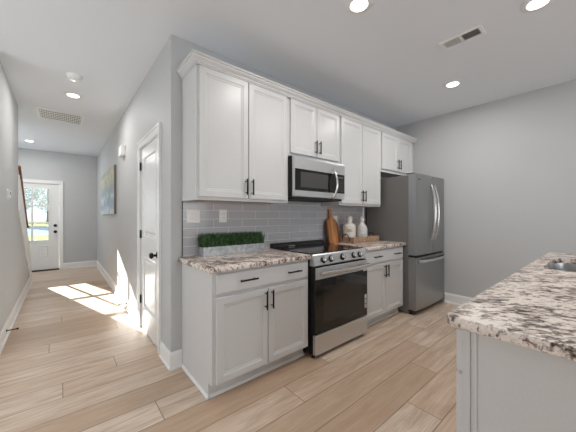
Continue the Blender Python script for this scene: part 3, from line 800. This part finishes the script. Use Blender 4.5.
# undermount sink
sk = thing('kitchen_sink', 'stainless steel undermount sink set in the granite island', 'sink', (2.06, -2.24, 0.67))
bm = B(); q = 6
def rg_(x0, x1, y0, y1, r, z): return [bm.verts.new((p[0], p[1], z)) for p in rrect(x0, x1, y0, y1, r, q)]
L = [rg_(SX0-0.015, SX1+0.015, SY0-0.015, SY1+0.015, 0.1, 0.8738), rg_(SX0-0.004, SX1+0.004, SY0-0.004, SY1+0.004, 0.09, 0.8738), rg_(SX0-0.002, SX1+0.002, SY0-0.002, SY1+0.002, 0.09, 0.86),
     rg_(SX0+0.008, SX1-0.008, SY0+0.008, SY1-0.008, 0.09, 0.70), rg_(SX0+0.035, SX1-0.035, SY0+0.035, SY1-0.035, 0.08, 0.672)]
for A, Bq in zip(L, L[1:]):
    for k in range(len(A)): bm.faces.new((A[k], A[(k+1) % len(A)], Bq[(k+1) % len(A)], Bq[k]))
bm.faces.new(L[-1])
bo = obj('basin', bm, M['steel'], sk, True)
bm = B(); lathe(bm, ((SX0+SX1)/2, (SY0+SY1)/2, 0.6722), [(0.055, 0), (0.055, 0.003), (0.04, 0.004)], 24); obj('drain', bm, M['chrome'], sk, True)

# ------------------------------------------------------------------ things on the counters
pl = thing('planter', 'galvanised metal box planter of green grass on the left countertop', 'planter', (0.53, -0.10, 0.9142))
px0, px1, py0, py1, pz0, pz1 = 0.213, 0.822, -0.150, -0.040, 0.9145, 0.992
bm = B()
t_ = 0.004
box(bm, px0, px1, py0, py0+t_, pz0, pz1); box(bm, px0, px1, py1-t_, py1, pz0, pz1); box(bm, px0, px0+t_, py0+t_, py1-t_, pz0, pz1); box(bm, px1-t_, px1, py0+t_, py1-t_, pz0, pz1)
box(bm, px0+t_, px1-t_, py0+t_, py1-t_, pz0, pz0+t_)
obj('box', bm, M['galv'], pl)
obj('soil', boxes((px0+t_, px1-t_, py0+t_, py1-t_, pz0+0.045, pz1-0.012)), M['bark'], pl)
bm = B(); rr = random.Random(3)
for k in range(3200):
    x = rr.uniform(px0+0.003, px1-0.003); y = rr.uniform(py0+0.003, py1-0.003)
    h = rr.uniform(0.105, 0.136); a_ = rr.uniform(0, 2*PI); w = rr.uniform(0.0018, 0.0034)
    ed = 0.012
    lx = rr.gauss(0, 0.006) - (0.016*max(0, 1-(x-px0)/0.03)) + (0.012*max(0, 1-(px1-x)/0.03)); ly = rr.gauss(0, 0.006) - 0.014*max(0, 1-(y-py0)/0.03) + 0.010*max(0, 1-(py1-y)/0.03)
    dx, dy = math.cos(a_)*w, math.sin(a_)*w; z0 = pz1-0.014
    v = [bm.verts.new(p) for p in ((x-dx, y-dy, z0), (x+dx, y+dy, z0), (x+lx*0.5+dx*0.8, y+ly*0.5+dy*0.8, z0+h*0.6), (x+lx, y+ly, z0+h), (x+lx*0.5-dx*0.8, y+ly*0.5-dy*0.8, z0+h*0.6))]
    bm.faces.new(v)
tag(obj('grass', bm, M['grass'], pl, recalc=False), 'dense dark green grass', kind='stuff')

# cutting board: paddle outline, leaning on the tile
bm = B(); hw = 0.108; out = [(-hw+0.012, 0), (hw-0.012, 0), (hw, 0.012), (hw, 0.215)]
for k in range(1, 9):
    t = k/8*PI/2; out.append((0.030+(hw-0.030)*math.cos(t), 0.215+0.095*math.sin(t)))
out += [(0.025, 0.335), (0.022, 0.385), (0.024, 0.412)]
for k in range(1, 8):
    t = k/8*PI; out.append((0.023*math.cos(t), 0.412+0.02*math.sin(t)))
out += [(-x, z) for x, z in reversed(out[1:15]) ][0:0]
left = [(-x, z) for x, z in out if x > 0.0]
half = [p for p in out if p[0] > 0]
poly = half + [(-x, z) for x, z in reversed(half)]
prism(bm, poly, 'Y', -0.010, 0.010)
cbx = obj('cutting_board', bm, M['board'], None)
cbx.location = (1.915, -0.099, 0.9145+0.0020); cbx.rotation_euler = (math.radians(-10.5), 0, 0)
tag(cbx, 'brown striped wooden paddle cutting board leaning on the tile right of the range', 'cutting board')

# serving tray
TX0, TX1, TY0, TY1, TZ = 2.045, 2.600, -0.305, -0.055, 0.9145
tr = thing('serving_tray', 'weathered wooden serving tray with metal handles on the right countertop', 'tray', ((TX0+TX1)/2, (TY0+TY1)/2, TZ))
bm = boxes((TX0, TX1, TY0, TY1, TZ, TZ+0.010), (TX0, TX1, TY0, TY0+0.012, TZ+0.010, TZ+0.076), (TX0, TX1, TY1-0.012, TY1, TZ+0.010, TZ+0.076),
           (TX0, TX0+0.012, TY0+0.012, TY1-0.012, TZ+0.010, TZ+0.076), (TX1-0.012, TX1, TY0+0.012, TY1-0.012, TZ+0.010, TZ+0.076), bev=0.002)
obj('tray_body', bm, M['tray'], tr)
for x in (TX0-0.004, TX1+0.004):
    bm = B(); pts = []
    for k in range(15):
        t = PI*k/14; pts.append((x, (TY0+TY1)/2+0.055*math.cos(t), TZ+0.046+0.062*math.sin(t)))
    pts = [(x, (TY0+TY1)/2+0.055, TZ+0.025)]+pts+[(x, (TY0+TY1)/2-0.055, TZ+0.025)]
    tube(bm, pts, 0.005, 8); obj('handle', bm, M['black'], tr, True)

# two ceramic bottles on the tray
b1 = thing('ceramic_bottle', 'broad white ceramic bottle with cream label, left one on the tray', 'bottle', (2.148, -0.155, TZ+0.0105), 'ceramic bottles on the tray')
bz = TZ+0.0105
bm = B(); lathe(bm, (2.148, -0.155, bz), [(0.071, 0), (0.078, 0.006), (0.079, 0.192), (0.075, 0.212), (0.060, 0.226), (0.040, 0.234), (0.034, 0.240), (0.034, 0.260)], 32); obj('body', bm, M['ceramic'], b1, True)
bm = B(); lathe(bm, (2.148, -0.155, bz), [(0.036, 0.2605), (0.042, 0.264), (0.042, 0.312), (0.037, 0.324), (0.016, 0.330)], 24); obj('stopper', bm, M['ceramic2'], b1, True)
def arc_label(bm, c, r, a0, a1, z0, z1, n=10):
    A = [(c[0]+r*math.cos(a0+(a1-a0)*k/n), c[1]+r*math.sin(a0+(a1-a0)*k/n)) for k in range(n+1)]
    lo = [bm.verts.new((x, y, z0)) for x, y in A]; hi = [bm.verts.new((x, y, z1)) for x, y in A]
    for k in range(n): bm.faces.new((lo[k], lo[k+1], hi[k+1], hi[k]))
ad = math.atan2(-2.306+0.155, -0.686-2.148)
bm = B(); arc_label(bm, (2.148, -0.155), 0.0798, ad-0.75, ad+0.75, bz+0.125, bz+0.170); lb = obj('label', bm, M['label'], b1, True)
bm = B()
for z, w in ((0.158, 0.45), (0.146, 0.30), (0.136, 0.5)): arc_label(bm, (2.148, -0.155), 0.0803, ad-w, ad+w, bz+z-0.003, bz+z+0.002)
obj('label_lines', bm, M['ink'], lb, True)
b2 = thing('ceramic_bottle', 'speckled white ceramic bottle with swing-top, right one on the tray', 'bottle', (2.400, -0.165, TZ+0.0105), 'ceramic bottles on the tray')
bm = B(); lathe(bm, (2.400, -0.165, bz), [(0.066, 0), (0.075, 0.006), (0.076, 0.150), (0.070, 0.180), (0.054, 0.206), (0.038, 0.222), (0.031, 0.238), (0.031, 0.252), (0.034, 0.258)], 32); obj('body', bm, M['ceramic2'], b2, True)
bm = B(); lathe(bm, (2.400, -0.165, bz), [(0.030, 0.2585), (0.037, 0.266), (0.037, 0.296), (0.027, 0.316), (0.012, 0.328)], 24); obj('stopper', bm, M['ceramic'], b2, True)
bm = B(); tube(bm, [(2.400-0.028, -0.165, bz+0.220), (2.400-0.040, -0.165, bz+0.256), (2.400-0.031, -0.165, bz+0.294), (2.400, -0.165, bz+0.328), (2.400+0.031, -0.165, bz+0.294), (2.400+0.040, -0.165, bz+0.256), (2.400+0.028, -0.165, bz+0.220)], 0.0028, 8)
obj('wire_bail', bm, M['steel'], b2, True)
ad = math.atan2(-2.306+0.165, -0.686-2.400)
bm = B(); arc_label(bm, (2.400, -0.165), 0.0768, ad-0.1, ad+0.65, bz+0.085, bz+0.088); arc_label(bm, (2.400, -0.165), 0.0768, ad-0.0, ad+0.5, bz+0.072, bz+0.075); obj('label_lines', bm, M['ink'], b2, True)

# ------------------------------------------------------------------ wall plates
def plate_y(name, label, cat, x, z, w, h, kind):
    t = thing(name, label, cat, (x, -0.009, z-h/2))
    y = -0.0095
    bm = B(); profile_panel(bm, (x-w/2, y, z-h/2), (1, 0, 0), (0, 0, 1), (0, -1, 0), w, h, [(0, 0), (0.001, 0.004), (0.004, 0.006)]); obj('cover_plate', bm, M['plate'], t)
    if kind == 'outlet':
        bm = boxes((x-0.017, x+0.017, y-0.0085, y-0.0061, z+0.004, z+0.034), (x-0.017, x+0.017, y-0.0085, y-0.0061, z-0.034, z-0.004), bev=0.002); r = obj('receptacle', bm, M['plate'], t)
        for zz in (z+0.020, z-0.018):
            for dx in (-0.007, 0.007): obj('slot', boxes((x+dx-0.0012, x+dx+0.0012, y-0.0090, y-0.0085, zz-0.004, zz+0.005)), M['slot'], r)
    else:
        for dx in (-0.023, 0.023):
            bm = B(); profile_panel(bm, (x+dx-0.0165, y-0.0061, z-0.033), (1, 0, 0), (0, 0, 1), (0, -1, 0), 0.033, 0.066, [(0, 0), (0.0, 0.002), (0.003, 0.004)]); obj('rocker', bm, M['plate'], t)
plate_y('light_switch', 'white double rocker light switch plate on the tile near the hall corner', 'switch', 0.183, 1.254, 0.118, 0.118, 'switch')
plate_y('wall_outlet', 'white wall outlet on the tile above the grass planter', 'outlet', 0.457, 1.254, 0.075, 0.118, 'outlet')
plate_y('wall_outlet', 'white wall outlet on the tile partly behind the cutting board', 'outlet', 2.045, 1.195, 0.075, 0.118, 'outlet')

# thermostat on the left wall
th = thing('thermostat', 'white thermostat on the left hall wall', 'thermostat', (XL, 1.90, 1.50))
bm = B(); box(bm, XL+0.0005, XL+0.006, 1.80, 1.93, 1.435, 1.545, bev=0.002); obj('back_plate', bm, M['plate'], th)
bm = B(); box(bm, XL+0.0062, XL+0.026, 1.815, 1.915, 1.45, 1.53, bev=0.004, seg=2); bd = obj('body', bm, M['plate'], th)
obj('display', boxes((XL+0.0261, XL+0.0266, 1.84, 1.89, 1.485, 1.515)), M['duct'], th)

# door chime
ch = thing('door_chime', 'white door chime box high on the hall wall by the interior door', 'door chime', (0, 2.23, 2.10))
bm = B(); box(bm, -0.012, -0.0008, 2.03, 2.25, 2.095, 2.25, bev=0.002); obj('base', bm, M['plate'], ch)
bm = B(); box(bm, -0.058, -0.0122, 2.04, 2.24, 2.102, 2.243, bev=0.008, seg=3); obj('cover', bm, M['plate'], ch)

# canvas painting
ca = thing('canvas_painting', 'abstract blue and beige canvas painting on the hall wall', 'painting', (-0.02, 3.79, 1.28))
obj('stretcher', boxes((-0.034, -0.001, 2.86, 4.72, 1.285, 2.085)), M['artside'], ca)
obj('canvas_face', boxes((-0.0385, -0.0345, 2.86, 4.72, 1.285, 2.085)), M['art'], ca)

# door stops
def stop(label, x, y, z, s, ln=0.085):
    t = thing('door_stop', label, 'door stop', (x, y, z-0.012), 'black door stops')
    bm = B(); tube(bm, [(x+s*0.0008, y, z), (x+s*0.006, y, z)], 0.012, 14); tube(bm, [(x+s*0.006, y, z), (x+s*ln, y, z)], 0.0055, 12); obj('rod', bm, M['black'], t, True)
    bm = B(); tube(bm, [(x+s*ln, y, z), (x+s*(ln+0.016), y, z)], 0.009, 12); obj('rubber_tip', bm, M['rubber'], t, True)
stop('black door stop on the left hall baseboard', XL+0.0142, 1.68, 0.075, 1, 0.075)
stop('black door stop on the sunlit baseboard beside the interior door', -0.0142, 1.88, 0.075, -1, 0.08)

# ------------------------------------------------------------------ ceiling things
def downlight(label, x, y, power):
    t = thing('recessed_light', label, 'ceiling light', (x, y, H), 'round recessed ceiling lights')
    n = 32; bm = B()
    lathe(bm, (x, y, H-0.0085), [(0.062, 0.0), (0.090, 0.002), (0.097, 0.0078)], n)
    obj('trim_ring', bm, M['trim'], t, True)
    bm = B(); lathe(bm, (x, y, H-0.0125), [(0.050, 0.0), (0.058, 0.0015), (0.060, 0.0038)], n); obj('lens', bm, M['lens'], t, True)
    l = light('lamp_light', 'AREA', (0, 0, -0.0145), power, (1.0, 0.965, 0.925), shape='DISK', size=0.10, spread=PI)
    l.parent = t
    return t
LP = 8.8; HP = 10.0
downlight('round recessed ceiling light in the hall, beside the smoke detector', -0.575, 1.93, HP)
downlight('round recessed ceiling light nearest the front door', -1.17, 5.06, HP)
downlight('round recessed ceiling light above the range, at top of photo', 0.912, -1.176, LP)
downlight('round recessed ceiling light nearest the refrigerator', 2.685, -1.17, LP)
downlight('round recessed ceiling light above the island sink', 1.85, -1.985, LP)

sd = thing('smoke_detector', 'round white smoke detector on the hall ceiling', 'smoke detector', (-0.58, 1.335, H))
bm = B(); lathe(bm, (-0.58, 1.335, H-0.012), [(0.070, 0.0), (0.072, 0.0115)], 32); obj('base', bm, M['plate'], sd, True)
bm = B(); lathe(bm, (-0.58, 1.335, H-0.045), [(0.030, 0.0), (0.050, 0.003), (0.062, 0.014), (0.066, 0.0325)], 32); obj('cover', bm, M['plate'], sd, True)

def grille(name, label, x0, x1, y0, y1, nx, ny, fw):
    t = thing(name, label, 'vent', ((x0+x1)/2, (y0+y1)/2, H))
    z1, z0 = H-0.0008, H-0.012
    bm = boxes((x0, x1, y0, y0+fw, z0, z1), (x0, x1, y1-fw, y1, z0, z1), (x0, x0+fw, y0+fw, y1-fw, z0, z1), (x1-fw, x1, y0+fw, y1-fw, z0, z1), bev=0.002)
    obj('frame', bm, M['plate'], t)
    obj('duct_opening', boxes((x0+fw, x1-fw, y0+fw, y1-fw, H-0.0015, H-0.0008)), M['duct'], t)
    return t, z0
t, z0 = grille('return_air_grille', 'large white return air grille on the hall ceiling', -0.955, -0.425, 2.68, 3.25, 0, 0, 0.03)
bm = B()
for k in range(19):
    x = -0.925+0.47*(k+0.5)/19; box(bm, x-0.0035, x+0.0035, 2.71, 3.22, z0+0.003, z0+0.010)
for k in range(6):
    y = 2.71+0.51*(k+0.5)/6; box(bm, -0.925, -0.455, y-0.014, y+0.014, z0+0.002, z0+0.008)
obj('slats', bm, M['plate'], t)
t, z0 = grille('supply_air_vent', 'white louvred supply vent on the kitchen ceiling', 1.795, 1.945, -1.665, -1.362, 0, 0, 0.024)
bm = B()
box(bm, 1.819, 1.921, -1.520, -1.508, z0+0.001, z0+0.010)
for half, (ya_, yb2), s in ((0, (-1.641, -1.520), 1), (1, (-1.508, -1.386), -1)):
    for k in range(8):
        y = ya_+(yb2-ya_)*(k+0.5)/8
        prism(bm, [(y-0.0022*s-0.0008, z0+0.001), (y-0.0022*s+0.0008, z0+0.001), (y+0.0022*s+0.0008, z0+0.0095), (y+0.0022*s-0.0008, z0+0.0095)], 'X', 1.819, 1.921)
obj('louvres', bm, M['plate'], t)

# ------------------------------------------------------------------ outside the front door
struct('ground_lawn', boxes((-40, 40, 9.0, 25.0, -0.3, -0.15)), M['lawn'])
struct('ground_porch', boxes((-3.5, 1.5, 6.12, 9.0, -0.3, -0.03)), M['concrete'])
struct('ground_street', boxes((-40, 40, 25.0, 46.0, -0.3, -0.16)), M['road'])
struct('ground_far_lawn', boxes((-60, 60, 46.0, 110.0, -0.3, -0.15)), M['lawn'])
def tree(label, x, y, h, seed):
    t = thing('tree', label, 'tree', (x, y, -0.15), 'trees across the street'); r = random.Random(seed)
    bm = B(); tube(bm, [(x, y, -0.15), (x+0.1, y, h*0.3), (x, y, h*0.6), (x+0.1, y, h*0.85)], [0.28, 0.2, 0.12, 0.05], 10)
    for k in range(5):
        a_ = r.uniform(0, 2*PI); tube(bm, [(x, y, h*0.3), (x+math.cos(a_)*1.2, y+math.sin(a_)*1.2, h*0.62)], [0.1, 0.04], 8)
    obj('trunk', bm, M['bark'], t, True)
    bm = B()
    for k in range(1500):
        th_ = r.uniform(0, 2*PI); u = r.uniform(-1, 1); q = r.uniform(0.35, 1)**0.5
        p = Vector((x+2.1*q*math.sqrt(1-u*u)*math.cos(th_), y+2.1*q*math.sqrt(1-u*u)*math.sin(th_), h*0.60+h*0.42*q*u))
        d1 = Vector((r.gauss(0, 1), r.gauss(0, 1), r.gauss(0, 1))).normalized()*r.uniform(0.1, 0.22); d2 = d1.orthogonal().normalized()*r.uniform(0.08, 0.16)
        bm.faces.new([bm.verts.new(p+s) for s in (d1, d2, -d1, -d2)])
    obj('foliage', bm, M['leaf'], t, recalc=False)
tree('leafy tree across the street seen through the left front door panes', -5.6, 53, 8.5, 1)
tree('leafy tree across the street seen through the right front door panes', -2.4, 59, 9.0, 2)
